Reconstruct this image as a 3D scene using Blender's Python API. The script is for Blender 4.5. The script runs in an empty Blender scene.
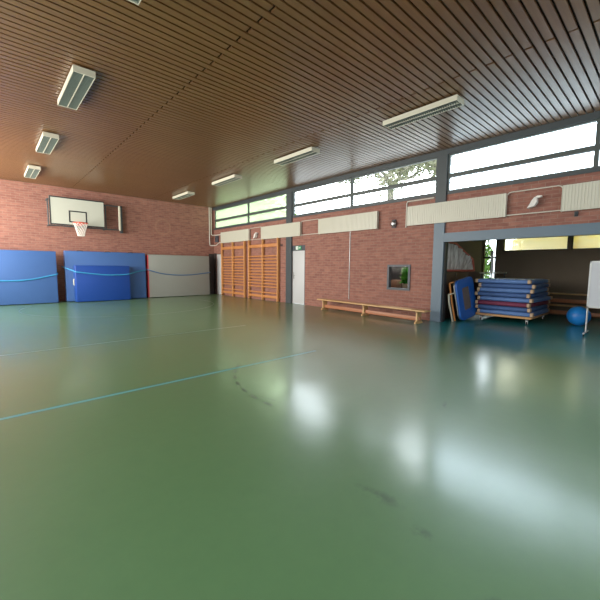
import bpy, math, random
from mathutils import Vector, Matrix
random.seed(7)
C = bpy.context.scene.collection
PI = math.pi

# ---------------------------------------------------------------- mesh builder
class MB:
    def __init__(s): s.v=[]; s.f=[]; s.sm=[]
    def add(s, vs, fs, smooth=False):
        b=len(s.v); s.v += [tuple(v) for v in vs]
        for f in fs: s.f.append(tuple(b+i for i in f)); s.sm.append(smooth)
        return s
    def box(s, x0,x1,y0,y1,z0,z1, M=None):
        vs=[(x,y,z) for x in (x0,x1) for y in (y0,y1) for z in (z0,z1)]
        if M: vs=[M@Vector(v) for v in vs]
        return s.add(vs,[(0,1,3,2),(4,6,7,5),(0,4,5,1),(2,3,7,6),(0,2,6,4),(1,5,7,3)])
    def bbox(s, x0,x1,y0,y1,z0,z1,b=.01, M=None, seg=2):
        # box with rounded edges: superellipse-like shell made from an inset grid on a rounded box
        n=seg+1
        def axis(a0,a1):
            pts=[]
            for i in range(n): pts.append(a0+b-b*math.cos(PI/2*i/n*1.0) if False else a0+b*(1-math.sin(PI/2*(1-i/seg))) if i<=seg else a0+b)
            return pts
        ax=[(x0,x1),(y0,y1),(z0,z1)]
        import bmesh
        bm=bmesh.new(); bmesh.ops.create_cube(bm,size=1)
        for v in bm.verts:
            v.co=Vector([(ax[i][0]+ax[i][1])/2+v.co[i]*(ax[i][1]-ax[i][0]) for i in range(3)])
        bmesh.ops.bevel(bm,geom=bm.edges[:],offset=b,segments=seg,profile=.5,affect='EDGES')
        bm.verts.ensure_lookup_table()
        vs=[v.co.copy() for v in bm.verts]; fs=[[v.index for v in f.verts] for f in bm.faces]
        bm.free()
        if M: vs=[M@v for v in vs]
        return s.add(vs,fs,True)
    def tube(s, pts, r, n=10, closed=False, smooth=True, cap=True, rr=None):
        pts=[Vector(p) for p in pts]; L=len(pts); rings=[]
        up=None
        for i,p in enumerate(pts):
            a=pts[i-1] if (i>0 or closed) else p
            c=pts[(i+1)%L] if (i<L-1 or closed) else p
            t=(c-a)
            if t.length<1e-9: t=Vector((0,0,1))
            t.normalize()
            if up is None:
                up=Vector((0,0,1)) if abs(t.z)<.9 else Vector((1,0,0))
            u=(up-t*up.dot(t))
            if u.length<1e-6: u=t.orthogonal()
            u.normalize(); w=t.cross(u); up=u
            R=rr[i] if rr else r
            ru,rw = R if isinstance(R,tuple) else (R,R)
            rings.append([p+u*ru*math.cos(2*PI*k/n)+w*rw*math.sin(2*PI*k/n) for k in range(n)])
        vs=[v for q in rings for v in q]; fs=[]
        for i in range(L if closed else L-1):
            j=(i+1)%L
            for k in range(n):
                fs.append((i*n+k,i*n+(k+1)%n,j*n+(k+1)%n,j*n+k))
        s.add(vs,fs,smooth)
        if cap and not closed:
            s.add(rings[0],[tuple(range(n))[::-1]]); s.add(rings[-1],[tuple(range(n))])
        return s
    def lathe(s, prof, n=24, o=(0,0,0), M=None):
        vs=[];fs=[]
        for (r,z) in prof:
            for k in range(n):
                v=Vector((r*math.cos(2*PI*k/n),r*math.sin(2*PI*k/n),z))
                if M: v=M@v
                vs.append(v+Vector(o))
        for i in range(len(prof)-1):
            for k in range(n): fs.append((i*n+k,i*n+(k+1)%n,(i+1)*n+(k+1)%n,(i+1)*n+k))
        return s.add(vs,fs,True)
    def prism(s, poly, a, b, ax='x'):
        n=len(poly)
        def P(u,v,t): return {'x':(t,u,v),'y':(u,t,v),'z':(u,v,t)}[ax]
        vs=[P(u,v,a) for u,v in poly]+[P(u,v,b) for u,v in poly]
        fs=[tuple(range(n))[::-1],tuple(range(n,2*n))]+[(i,(i+1)%n,n+(i+1)%n,n+i) for i in range(n)]
        return s.add(vs,fs)
    def build(s, name, m, parent=None, fix=True):
        me=bpy.data.meshes.new(name); me.from_pydata(s.v,[],s.f)
        if fix:
            import bmesh
            bm=bmesh.new(); bm.from_mesh(me); bmesh.ops.recalc_face_normals(bm,faces=bm.faces[:]); bm.to_mesh(me); bm.free()
        me.polygons.foreach_set('use_smooth',s.sm); me.update()
        me.materials.append(m)
        o=bpy.data.objects.new(name,me); C.objects.link(o)
        if parent: 
            o.parent=parent
            o.matrix_parent_inverse=Matrix.Translation(-parent.location) if not parent.get('_loc') else Matrix()
        return o

def tag(o,label=None,cat=None,group=None,kind=None):
    if label: o['label']=label
    if cat: o['category']=cat
    if group: o['group']=group
    if kind: o['kind']=kind
    return o
def empty(name,loc,label,cat,group=None,local=False,rz=0):
    o=bpy.data.objects.new(name,None); C.objects.link(o); o.location=loc; o.rotation_euler[2]=rz
    o.empty_display_size=.1
    if local: o['_loc']=1
    return tag(o,label,cat,group)
def struct(o,label,cat): return tag(o,label,cat,None,'structure')
def copy_tree(o,parent=None):
    c=o.copy(); C.objects.link(c)
    if parent: c.parent=parent
    for ch in list(o.children): copy_tree(ch,c)
    return c

# ---------------------------------------------------------------- materials
class NT:
    def __init__(s,name):
        s.m=bpy.data.materials.new(name); s.m.use_nodes=True; s.t=s.m.node_tree; s.t.nodes.clear()
        s.out=s.n('ShaderNodeOutputMaterial')
    def n(s,typ,**kw):
        x=s.t.nodes.new(typ)
        for k,v in kw.items(): setattr(x,k,v)
        return x
    def l(s,a,b): s.t.links.new(a,b)
    def math(s,op,a,b=None,c=None,clamp=False):
        x=s.n('ShaderNodeMath',operation=op,use_clamp=clamp)
        for i,q in enumerate((a,b,c)):
            if q is None: continue
            if isinstance(q,(int,float)): x.inputs[i].default_value=q
            else: s.l(q,x.inputs[i])
        return x.outputs[0]
    def mix(s,f,a,b,blend='MIX'):
        x=s.n('ShaderNodeMix',data_type='RGBA',blend_type=blend)
        for i,q in ((0,f),(6,a),(7,b)):
            if isinstance(q,(int,float)): x.inputs[i].default_value=q
            elif isinstance(q,tuple): x.inputs[i].default_value=(*q[:3],1)
            else: s.l(q,x.inputs[i])
        return x.outputs[2]
    def bsdf(s,**kw):
        b=s.n('ShaderNodeBsdfPrincipled')
        for k,v in kw.items():
            i=b.inputs[k.replace('_',' ')]
            if isinstance(v,tuple): i.default_value=(*v[:3],1)
            elif isinstance(v,(int,float)): i.default_value=v
            else: s.l(v,i)
        s.l(b.outputs[0],s.out.inputs[0]); s.b=b
        return b
    def pos(s): return s.n('ShaderNodeNewGeometry').outputs['Position']
    def obj(s): return s.n('ShaderNodeTexCoord').outputs['Object']
    def noise(s,vec,scale,detail=3,rough=.5,scl=None):
        if scl:
            mp=s.n('ShaderNodeMapping'); mp.inputs['Scale'].default_value=scl; s.l(vec,mp.inputs[0]); vec=mp.outputs[0]
        x=s.n('ShaderNodeTexNoise'); x.inputs['Scale'].default_value=scale; x.inputs['Detail'].default_value=detail; x.inputs['Roughness'].default_value=rough
        s.l(vec,x.inputs['Vector']); return x.outputs['Fac']
    def ramp(s,f,a,b):
        x=s.n('ShaderNodeMapRange'); x.inputs[1].default_value=a; x.inputs[2].default_value=b; s.l(f,x.inputs[0]); return x.outputs[0]
    def bump(s,h,st,d=.01):
        x=s.n('ShaderNodeBump'); x.inputs['Strength'].default_value=st; x.inputs['Distance'].default_value=d; s.l(h,x.inputs['Height']); s.l(x.outputs[0],s.b.inputs['Normal'])
def S(r,g,b):  # sRGB 0-255 -> linear
    f=lambda c:(c/255/12.92 if c<10 else ((c/255+.055)/1.055)**2.4)
    return (f(r),f(g),f(b))
def simple(name,col,rough=.5,metal=0,var=.12,scale=6,spec=.5,bump=0):
    t=NT(name); f=t.noise(t.obj(),scale,4)
    c=t.mix(f,tuple(x*(1-var) for x in col),tuple(min(1,x*(1+var)) for x in col))
    t.bsdf(Base_Color=c,Roughness=rough,Metallic=metal,Specular_IOR_Level=spec)
    if bump: t.bump(t.noise(t.obj(),scale*8,3),bump,.004)
    return t.m
def wood(name,col,axis='y',rough=.4,var=.3):
    t=NT(name); sc={'x':(1,14,14),'y':(14,1,14),'z':(14,14,1)}[axis]
    f=t.noise(t.obj(),2.2,5,.6,sc)
    c=t.mix(f,tuple(x*(1-var) for x in col),tuple(min(1,x*(1+var)) for x in col))
    t.bsdf(Base_Color=c,Roughness=rough); return t.m
def brick(name,horiz):
    t=NT(name); p=t.pos(); sp=t.n('ShaderNodeSeparateXYZ'); t.l(p,sp.inputs[0])
    cb=t.n('ShaderNodeCombineXYZ'); t.l(sp.outputs[horiz],cb.inputs[0]); t.l(sp.outputs[2],cb.inputs[1])
    b=t.n('ShaderNodeTexBrick'); t.l(cb.outputs[0],b.inputs['Vector'])
    b.inputs['Color1'].default_value=(*S(152,97,82),1); b.inputs['Color2'].default_value=(*S(126,76,65),1); b.inputs['Mortar'].default_value=(*S(150,122,110),1)
    b.inputs['Scale'].default_value=1; b.inputs['Mortar Size'].default_value=.006; b.inputs['Brick Width'].default_value=.25; b.inputs['Row Height'].default_value=.0833
    b.inputs['Bias'].default_value=-.1; b.offset=.5
    c=t.mix(t.noise(p,1.1,3),b.outputs['Color'],S(126,86,82),'MIX')
    # per brick patchiness
    n2=t.noise(cb.outputs[0],1,3,.6,(4,12,1))
    c=t.mix(.35,b.outputs['Color'],c)
    c=t.mix(t.ramp(n2,.35,.7),t.mix(.3,c,S(112,76,68)),t.mix(.2,c,S(200,146,126)))
    if horiz==0:   # a chalky ring on the end wall
        dx=t.math('SUBTRACT',sp.outputs[0],-2.56); dz=t.math('SUBTRACT',sp.outputs[2],3.17)
        d=t.math('SQRT',t.math('ADD',t.math('MULTIPLY',dx,dx),t.math('MULTIPLY',dz,dz)))
        ring=t.math('SUBTRACT',1,t.math('DIVIDE',t.math('ABSOLUTE',t.math('SUBTRACT',d,.33)),.06),clamp=True)
        c=t.mix(t.math('MULTIPLY',ring,.22),c,S(190,150,120))
    t.bsdf(Base_Color=c,Roughness=.75,Specular_IOR_Level=.3)
    t.bump(t.math('ADD',t.math('MULTIPLY',b.outputs['Fac'],-1),t.math('MULTIPLY',n2,.6)),.5,.008)
    return t.m

def floor_mat():
    t=NT('green linoleum'); p=t.pos(); sp=t.n('ShaderNodeSeparateXYZ'); t.l(p,sp.inputs[0]); X,Y=sp.outputs[0],sp.outputs[1]
    n=t.noise(p,.5,4,.55); n2=t.noise(p,9,5,.65)
    c=t.mix(n,S(68,102,60),S(80,112,70))
    c=t.mix(t.math('MULTIPLY',n2,.5),c,S(56,90,56))
    # teal band at the store opening: missing glare painted into the floor colour
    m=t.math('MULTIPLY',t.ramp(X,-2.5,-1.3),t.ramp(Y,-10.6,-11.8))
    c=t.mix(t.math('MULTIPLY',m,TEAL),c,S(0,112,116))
    # dark scuffs
    for (cx,cy,a,b,th) in ((-7.0,-14.62,.07,.2,.2),(-7.07,-14.95,.05,.09,.1),(-7.2,-15.35,.05,.05,0),(-5.3,-14.25,.12,.03,.4),(-6.55,-13.0,.02,.3,.2)):
        dx=t.math('SUBTRACT',X,cx); dy=t.math('SUBTRACT',Y,cy); cs,sn=math.cos(th),math.sin(th)
        u=t.math('DIVIDE',t.math('ADD',t.math('MULTIPLY',dx,cs),t.math('MULTIPLY',dy,sn)),a)
        v=t.math('DIVIDE',t.math('SUBTRACT',t.math('MULTIPLY',dy,cs),t.math('MULTIPLY',dx,sn)),b)
        d=t.math('SQRT',t.math('ADD',t.math('MULTIPLY',u,u),t.math('MULTIPLY',v,v)))
        k=t.math('MULTIPLY',t.math('SUBTRACT',1,d,clamp=True),t.ramp(n2,.42,.6),clamp=True)
        c=t.mix(t.math('MULTIPLY',k,.75),c,S(30,42,34))
    r=t.ramp(t.noise(p,1.3,4,.6),.3,.7)
    t.bsdf(Base_Color=c,Roughness=.5,Specular_IOR_Level=.4,Coat_Weight=.8,Coat_Roughness=t.math('ADD',FR,t.math('MULTIPLY',r,.05)))
    h=t.math('ADD',t.math('MULTIPLY',t.noise(p,2.2,2,.5),1),t.math('MULTIPLY',t.noise(p,28,2,.5),.05))
    t.bump(h,.10,.02); t.l(t.b.inputs['Normal'].links[0].from_socket,t.b.inputs['Coat Normal'])
    return t.m
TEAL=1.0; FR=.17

def glass(name,tint,gl=.08,rough=.02):
    t=NT(name); tr=t.n('ShaderNodeBsdfTransparent'); tr.inputs[0].default_value=(*tint,1)
    g=t.n('ShaderNodeBsdfGlossy'); g.inputs['Roughness'].default_value=rough
    mx=t.n('ShaderNodeMixShader'); mx.inputs[0].default_value=gl
    t.l(tr.outputs[0],mx.inputs[1]); t.l(g.outputs[0],mx.inputs[2]); t.l(mx.outputs[0],t.out.inputs[0]); return t.m
def frosted(name,tint,dens=.35):
    t=NT(name); tr=t.n('ShaderNodeBsdfTransparent'); tr.inputs[0].default_value=(*tint,1)
    g=t.n('ShaderNodeBsdfTranslucent'); g.inputs[0].default_value=(*tint,1)
    mx=t.n('ShaderNodeMixShader'); mx.inputs[0].default_value=dens
    t.l(tr.outputs[0],mx.inputs[1]); t.l(g.outputs[0],mx.inputs[2]); t.l(mx.outputs[0],t.out.inputs[0]); return t.m
def leafmat(name,a,b):
    t=NT(name); f=t.noise(t.obj(),3,3)
    c=t.mix(t.ramp(f,.35,.65),a,b)
    d=t.n('ShaderNodeBsdfDiffuse'); q=t.n('ShaderNodeBsdfTranslucent'); t.l(c,d.inputs[0]); t.l(c,q.inputs[0])
    mx=t.n('ShaderNodeMixShader'); mx.inputs[0].default_value=.45
    t.l(d.outputs[0],mx.inputs[1]); t.l(q.outputs[0],mx.inputs[2]); t.l(mx.outputs[0],t.out.inputs[0]); return t.m
def slat_mat():
    t=NT('brown varnished ceiling boards'); p=t.pos(); sp=t.n('ShaderNodeSeparateXYZ'); t.l(p,sp.inputs[0])
    k=t.math('FLOOR',t.math('DIVIDE',sp.outputs[1],.12)); wn=t.n('ShaderNodeTexWhiteNoise',noise_dimensions='1D'); t.l(k,wn.inputs['W'])
    f=t.noise(p,2,5,.6,(.8,14,14))
    c=t.mix(f,S(86,57,30),S(126,89,52))
    c=t.mix(t.math('MULTIPLY',wn.outputs['Value'],.45),c,S(92,58,34))
    t.bsdf(Base_Color=c,Roughness=.33,Specular_IOR_Level=.9); t.bump(f,.12,.003); return t.m

M={}
M['brick_y']=brick('red brick',1); M['brick_x']=brick('red brick end wall',0)
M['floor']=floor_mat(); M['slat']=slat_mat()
M['void']=simple('dark ceiling void',S(22,16,12),.9)
M['steel']=simple('blue grey steel paint',S(84,106,124),.45,0,.06,3)
M['steel_d']=simple('dark grey frame paint',S(54,62,66),.5,0,.06,3)
M['frame']=simple('grey green window frame',S(66,74,72),.5,0,.06,3)
M['white']=simple('white enamel',S(206,202,182),.4,0,.03,3)
M['rad']=simple('cream radiator enamel',S(208,206,190),.35,0,.03,2)
M['white2']=simple('bright white plastic',S(232,228,222),.5,0,.03)
M['door']=simple('white door leaf',S(200,202,204),.4,0,.03,2)
M['dark']=simple('black paint',S(34,36,40),.5)
M['darkgrey']=simple('charcoal frame',S(58,64,74),.5)
M['darkbrown']=simple('dark brown corner shade and frame',S(50,40,38),.6)
M['metal']=simple('brushed steel',S(170,172,172),.35,.9,.06)
M['pipe']=simple('white painted pipe',S(214,208,196),.45,0,.04)
M['barwood_z']=wood('honey wall bar wood upright',S(214,150,88),'z',.4,.2)
M['barwood']=wood('honey wall bar wood',S(194,124,70),'y',.4,.2)
M['bench']=wood('pale bench wood',S(206,164,112),'y',.4,.15)
M['benchbeam']=wood('reddish bench beam',S(176,112,78),'y',.45,.2)
M['vinyl']=simple('blue mat vinyl',S(56,92,154),.45,0,.07,1.6,.4,.12)
M['vinyl2']=simple('mid blue mat vinyl',S(60,97,160),.45,0,.07,1.6,.4,.12)
M['vinyl3']=simple('deep blue mat vinyl',S(16,60,146),.42,0,.06,1.6,.4,.12)
M['greymat']=simple('grey mat vinyl',S(142,146,142),.5,0,.05,1.6,.4,.1)
M['redv']=simple('red vinyl',S(190,50,60),.5)
M['strap']=simple('cyan webbing',S(44,140,196),.5)
M['strapd']=simple('blue webbing',S(70,110,160),.5)
M['board']=simple('white backboard paint',S(186,190,178),.45,0,.03,2)
M['orange']=simple('orange rim paint',S(214,74,50),.45)
M['net']=simple('white net cord',S(232,228,222),.8)
M['louvre']=simple('grey aluminium louvre',S(112,124,116),.45,.1,.08)
M['lamp_in']=simple('lamp interior',S(140,150,140),.5)
M['gymblue']=simple('gym mat blue',S(84,120,182),.6,0,.12,4,.4,.15)
M['gymnavy']=simple('gym mat dark blue',S(62,92,146),.65,0,.12,4,.3,.15)
M['gymred']=simple('gym mat maroon',S(112,46,72),.65,0,.12,4,.3,.15)
M['leather']=simple('cream leather corner',S(190,158,126),.6)
M['ply']=wood('trolley plywood',S(196,146,92),'y',.5,.15)
M['rubber']=simple('black rubber',S(24,24,26),.6)
M['ball']=simple('blue exercise ball rubber',S(34,136,232),.35,0,.04)
M['wb']=simple('white board face',S(202,206,214),.3,0,.02)
M['alu']=simple('aluminium tube',S(200,202,202),.35,.5,.04)
M['bed']=simple('trampoline bed webbing',S(110,96,90),.8,0,.2,20)
M['trblue']=simple('trampoline pad blue',S(28,92,184),.45,0,.08,3)
M['orangewood']=wood('orange wooden leg',S(206,130,66),'z',.5,.15)
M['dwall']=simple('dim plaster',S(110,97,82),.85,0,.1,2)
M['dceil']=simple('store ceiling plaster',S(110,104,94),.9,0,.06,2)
M['cab']=wood('dark cabinet wood',S(66,44,34),'z',.5,.2)
M['redtube']=simple('red goal tube',S(206,96,80),.5)
M['tape']=simple('cyan floor tape',S(64,140,148),.3,0,.08,4)
M['tape2']=simple('pale blue floor tape',S(86,124,110),.3,0,.08,4)
M['ink']=simple('dark floor line',S(50,70,54),.3,0,.1,6)
M['green_sign']=simple('exit green',S(30,140,90),.5)
M['sign_white']=simple('sign white',S(240,245,240),.5)
M['office']=simple('office plaster',S(190,188,180),.85,0,.05,2)
M['box']=simple('brown carton',S(112,84,66),.8)
M['leaf']=leafmat('green house plant leaf',S(40,110,40),S(80,150,60))
M['bark']=simple('bark',S(136,130,122),.9,0,.3,8)
M['fol_green']=leafmat('pale green foliage',S(98,140,72),S(128,156,84))
M['fol_yel']=leafmat('yellow foliage',S(196,172,70),S(224,200,110))
M['fol_dull']=leafmat('sparse dull foliage',S(140,142,118),S(170,166,140))
M['grass']=simple('grass',S(96,130,60),.9,0,.3,3)
M['roof']=simple('pale roof gravel',S(212,212,208),.95,0,.06,8)
M['clear']=glass('clear window glass',(.97,.985,.98))
M['clear0']=glass('inner window glass',(.95,.97,.96),.003)
M['frost']=frosted('frosted greenish window glass',(.76,.92,.54),.3)
M['frostb']=frosted('frosted window glass',(.80,.90,.97),.3)
M['frosty']=frosted('yellowish store window glass',(.98,.90,.62),.6)

# ---------------------------------------------------------------- structure
ZC=4.33; YB=.30; YR=-17.7; XL=-10.1
def wall_grid(plane, u0,u1,z0,z1,t0,t1,holes):
    """solid wall with rectangular holes. plane 'x': u is y, thickness along x."""
    us=sorted({u0,u1,*[h[0] for h in holes],*[h[1] for h in holes]}); zs=sorted({z0,z1,*[h[2] for h in holes],*[h[3] for h in holes]})
    us=[u for u in us if u0<=u<=u1]; zs=[z for z in zs if z0<=z<=z1]
    def solid(i,j):
        if not(0<=i<len(us)-1 and 0<=j<len(zs)-1): return False
        uc=(us[i]+us[i+1])/2; zc=(zs[j]+zs[j+1])/2
        return not any(h[0]<uc<h[1] and h[2]<zc<h[3] for h in holes)
    P=(lambda u,z,t:(t,u,z)) if plane=='x' else (lambda u,z,t:(u,t,z))
    m=MB()
    for i in range(len(us)-1):
        for j in range(len(zs)-1):
            if not solid(i,j): continue
            a,b,c,d=us[i],us[i+1],zs[j],zs[j+1]
            for t in (t0,t1): m.add([P(a,c,t),P(b,c,t),P(b,d,t),P(a,d,t)],[(0,1,2,3)])
            for (di,dj,q) in ((-1,0,((a,c),(a,d))),(1,0,((b,c),(b,d))),(0,-1,((a,c),(b,c))),(0,1,((a,d),(b,d)))):
                if not solid(i+di,j+dj):
                    (p,r),(p2,r2)=q
                    m.add([P(p,r,t0),P(p2,r2,t0),P(p2,r2,t1),P(p,r,t1)],[(0,1,2,3)])
    return m

# floor (hall + store + office)
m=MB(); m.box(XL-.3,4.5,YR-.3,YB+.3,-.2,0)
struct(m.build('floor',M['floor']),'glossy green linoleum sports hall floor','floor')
# ceiling: dark void board + slats
m=MB(); m.box(XL-.3,.3,YR-.3,YB+.3,ZC+.045,ZC+.3)
ceil=struct(m.build('ceiling',M['void']),'ceiling of brown wooden boards running toward the windows','ceiling')
m=MB(); k=0; y=YB-.0125
while y>YR:
    y0,y1=y-.091,y
    js=[-6.05] if k%2 else ([-3.1] if k%4 else [-9.0,-3.1])
    xs=[XL]+js+[0.0]
    for q in range(len(xs)-1):
        m.box(xs[q]+(.02 if q else 0),xs[q+1]-(.02 if q<len(xs)-2 else 0),y0,y1,ZC,ZC+.024)
    y-=.12; k+=1
m.build('boards',M['slat'],ceil)

# end wall, left wall, rear wall
m=MB(); m.box(XL-.3,.3,YB,YB+.3,0,ZC+.03); struct(m.build('wall_back',M['brick_x']),'red brick end wall behind the mats and basketball board','wall')
LH=[(-5.4,-.3,1.1,4.1),(-11.3,-6.0,1.1,4.1),(-17.2,-11.9,1.1,4.1)]
m=wall_grid('x',YR,YB,0,ZC+.03,XL-.3,XL,LH); struct(m.build('wall_left',M['brick_y']),'red brick side wall left of the camera','wall')
RH=[(-9.6,-5.4,1.1,4.1),(-4.9,-.7,1.1,4.1)]
m=wall_grid('y',XL-.3,.3,0,ZC+.03,YR-.3,YR,RH); struct(m.build('wall_rear',M['brick_x']),'red brick wall behind the camera','wall')

WB,WT=3.30,4.20
holes=[(-17.35,.16,WB,ZC+.045),   # clerestory
       (-6.50,-5.78,-1,2.2),(-.56,.05,-1,2.03),(-10.76,-10.03,.76,1.48),(-17.35,-11.68,-1,2.27)]
m=wall_grid('x',YR,YB,0,ZC+.045,0,.14,holes)
struct(m.build('wall_right',M['brick_y']),'red brick window wall with doors and the store opening','wall')

n_trim=[0]
def trim(bx,mat,label,cat='trim'):
    n_trim[0]+=1
    m=MB()
    for b in bx: m.box(*b)
    return struct(m.build('trim_%d'%n_trim[0],mat),label,cat)
trim([(-.05,.07,YR+.01,YB-.01,4.201,ZC-.002)],M['steel_d'],'dark grey steel beam along the top of the windows','beam')
trim([(-.06,-.001,-5.79,-5.47,0,4.2),(-.001,.12,-5.79,-5.47,3.301,4.2)],M['steel_d'],'dark grey steel column left of the white door','column')
trim([(-.06,-.001,-11.68,-11.41,0,2.8)],M['steel'],'blue grey steel column at the store opening','column')
trim([(-.06,-.001,-11.68,-11.41,2.8,4.2),(-.001,.12,-11.68,-11.41,3.301,4.2)],M['steel_d'],'upper part of the column between the high windows, coloured darker for its backlit shade','column')  # same paint as the lower part; darker material stands for backlit shade
trim([(-.06,.12,-17.34,-11.681,2.05,2.27)],M['steel'],'blue grey steel lintel over the store opening','lintel')
trim([(0.0,.14,-11.71,-11.681,0,2.05)],M['dark'],'dark jamb of the store opening','jamb')
trim([(-.02,.0,YR+.02,YB-.02,3.225,3.298)],M['steel_d'],'dark sill under the high windows','sill')
trim([(-.30,-.002,YB-.02,YB-.001,0,2.03),(-.03,.0,.05,YB-.021,0,2.06)],M['darkbrown'],'dark corner strips beside the end wall door, painted shade and door frame','panel')  # end wall strip stands for shade beside the mat, the other for door frame

# clerestory windows
def clerestory(n,y0,y1,mull,panes,label):
    r=bpy.data.objects.new('window_%d'%n,None); C.objects.link(r); r.location=(.08,(y0+y1)/2,WB); struct(r,label,'window')
    f=MB(); e=.035; X0,X1=-.012,.07
    f.box(X0,X1,y0,y1,WB,WB+.03); f.box(X0,X1,y0,y1,WT-.03,WT)
    f.box(X0,X1,y0,y0+e,WB+.03,WT-.03); f.box(X0,X1,y1-e,y1,WB+.03,WT-.03)
    f.box(X0-.005,X1,mull-.035,mull+.035,WB+.03,WT-.03); f.box(X0,X1,y0+e,mull-.035,3.63,3.73); f.box(X0,X1,mull+.035,y1-e,3.63,3.73)
    f.build('frame',M['frame'],r)
    for (a,b),mt in zip(((y0+e,mull-.035),(mull+.035,y1-e)),panes):
        for (z0,z1) in ((WB+.03,3.63),(3.73,WT-.03)):
            g=MB(); g.add([(.03,a,z0),(.03,b,z0),(.03,b,z1),(.03,a,z1)],[(0,1,2,3)]); g.build('pane',mt,r)
clerestory(1,-5.468,.16,-2.82,(M['frost'],M['frost']),'high window nearest the end wall with greenish glass')
clerestory(2,-11.408,-5.792,-8.60,(M['clear'],M['clear']),'high window above the bench with bare branches outside')
clerestory(3,-17.35,-11.682,-14.53,(M['frostb'],M['frostb']),'bright high window above the store opening')

def side_window(n,plane,t,h,label):
    u0,u1,z0,z1=h; um=(u0+u1)/2
    Q=(lambda a,b,c,d,th=.05:(t-th,t+th,a,b,c,d)) if plane=='x' else (lambda a,b,c,d,th=.05:(a,b,t-th,t+th,c,d))
    r=bpy.data.objects.new('window_%d'%n,None); C.objects.link(r); r.location=(t,um,z0) if plane=='x' else (um,t,z0); struct(r,label,'window')
    f=MB()
    for q in ((u0,u1,z0,z0+.06),(u0,u1,z1-.06,z1),(u0,u0+.06,z0,z1),(u1-.06,u1,z0,z1),(um-.04,um+.04,z0,z1)): f.box(*Q(*q))
    f.build('frame',M['frame'],r)
    g=MB()
    P=(lambda u,z:(t,u,z)) if plane=='x' else (lambda u,z:(u,t,z))
    g.add([P(u0,z0),P(u1,z0),P(u1,z1),P(u0,z1)],[(0,1,2,3)]); g.build('pane',M['clear'],r)
for i,h in enumerate(LH): side_window(8+i,'x',XL-.15,h,['large window in the left wall by the end wall','large window in the middle of the left wall','large window in the left wall beside the camera'][i])
for i,h in enumerate(RH): side_window(11+i,'y',YR-.15,h,['large window in the wall behind the camera, left','large window in the wall behind the camera, right'][i])
m=MB(); m.box(.141,6.2,-17.9,1.2,2.96,3.06); struct(m.build('roof_annex',M['roof']),'unseen pale gravel annex roof below the high windows, widened to bounce sky light','roof')  # stretched past the annex and paled to bounce sky light onto the ceiling
# doors
def door(n,y0,y1,zt,label,hy):
    r=bpy.data.objects.new('door_%d'%n,None); C.objects.link(r); r.location=(.04,(y0+y1)/2,0); struct(r,label,'door')
    m=MB(); m.bbox(.02,.07,y0+.005,y1-.005,.006,zt,.004); m.build('door_leaf',M['door'],r)
    if hy is not None:
        m=MB(); m.bbox(.008,.02,hy-.03,hy+.03,.95,1.2,.004); m.tube([(.012,hy,1.08),(-.045,hy,1.08),(-.045,hy-.12,1.08)],.011,8); m.build('door_handle',M['metal'],r)
    return r
d1=door(1,-6.5,-5.78,2.0,'narrow white door beside the dark steel column',-5.86)
m=MB(); m.box(0,.1,-6.5,-5.78,2.005,2.2); m.box(0,.1,-6.5,-6.47,0,2.005); m.build('door_frame',M['darkgrey'],d1)
d2=door(2,-.56,.05,2.0,'white door by the corner half hidden by the wall bars',None)
m=MB(); m.box(0,.1,-.56,.05,2.003,2.03); m.build('door_frame',M['dark'],d2)

# exit sign on the door header
r=empty('exit_sign',(0,-6.15,2.105),'small green and white emergency exit sign above the white door','sign')
m=MB(); m.box(-.025,-.001,-6.30,-6.0,2.035,2.175); m.build('plate',M['green_sign'],r)
m=MB(); X0,X1=-.029,-.0255
m.prism([(-6.02,2.045),(-6.02,2.165),(-6.14,2.165),(-6.14,2.045)],X0,X1); m.build('doorway',M['sign_white'],r); m=MB()
m.prism([(-6.26,2.105),(-6.225,2.14),(-6.225,2.115),(-6.19,2.115),(-6.19,2.095),(-6.225,2.095),(-6.225,2.07)],X0,X1)  # arrow
m.build('arrow',M['sign_white'],r)
m=MB(); X0,X1=-.033,-.0295                                                                     # running figure
m.lathe([(0,0),(.011,0),(.011,.003),(0,.003)],10,(-.033,-6.085,2.145),Matrix.Rotation(PI/2,4,'Y'))
for a,b in (((-6.09,2.132),(-6.10,2.1)),((-6.10,2.1),(-6.078,2.08)),((-6.078,2.08),(-6.086,2.056)),((-6.10,2.1),(-6.118,2.075)),((-6.09,2.128),(-6.067,2.115)),((-6.092,2.126),(-6.112,2.112))):
    m.tube([(-.031,*a),(-.031,*b)],.005,6)
m.build('running_figure',M['green_sign'],r)

# inner window to the office
r=bpy.data.objects.new('window_4',None); C.objects.link(r); r.location=(0,-10.4,.76); struct(r,'small square inner window with dark frame in the brick above the bench','window')
f=MB(); e=.06; a,b,c,d=-10.76,-10.03,.76,1.48
for q in ((-.03,.1,a,b,c,c+e),(-.03,.1,a,b,d-e,d),(-.03,.1,a,a+e,c+e,d-e),(-.03,.1,b-e,b,c+e,d-e)): f.box(*q)
f.build('frame',M['darkgrey'],r)
g=MB(); g.add([(.03,a+e,c+e),(.03,b-e,c+e),(.03,b-e,d-e),(.03,a+e,d-e)],[(0,1,2,3)]); g.build('pane',M['clear0'],r)
# office shell
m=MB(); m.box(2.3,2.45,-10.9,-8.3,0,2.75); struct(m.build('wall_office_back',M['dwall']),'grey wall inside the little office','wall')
m=MB(); m.box(.141,2.3,-8.45,-8.3,0,2.75); struct(m.build('wall_office_side',M['dwall']),'side wall inside the little office','wall')

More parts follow.
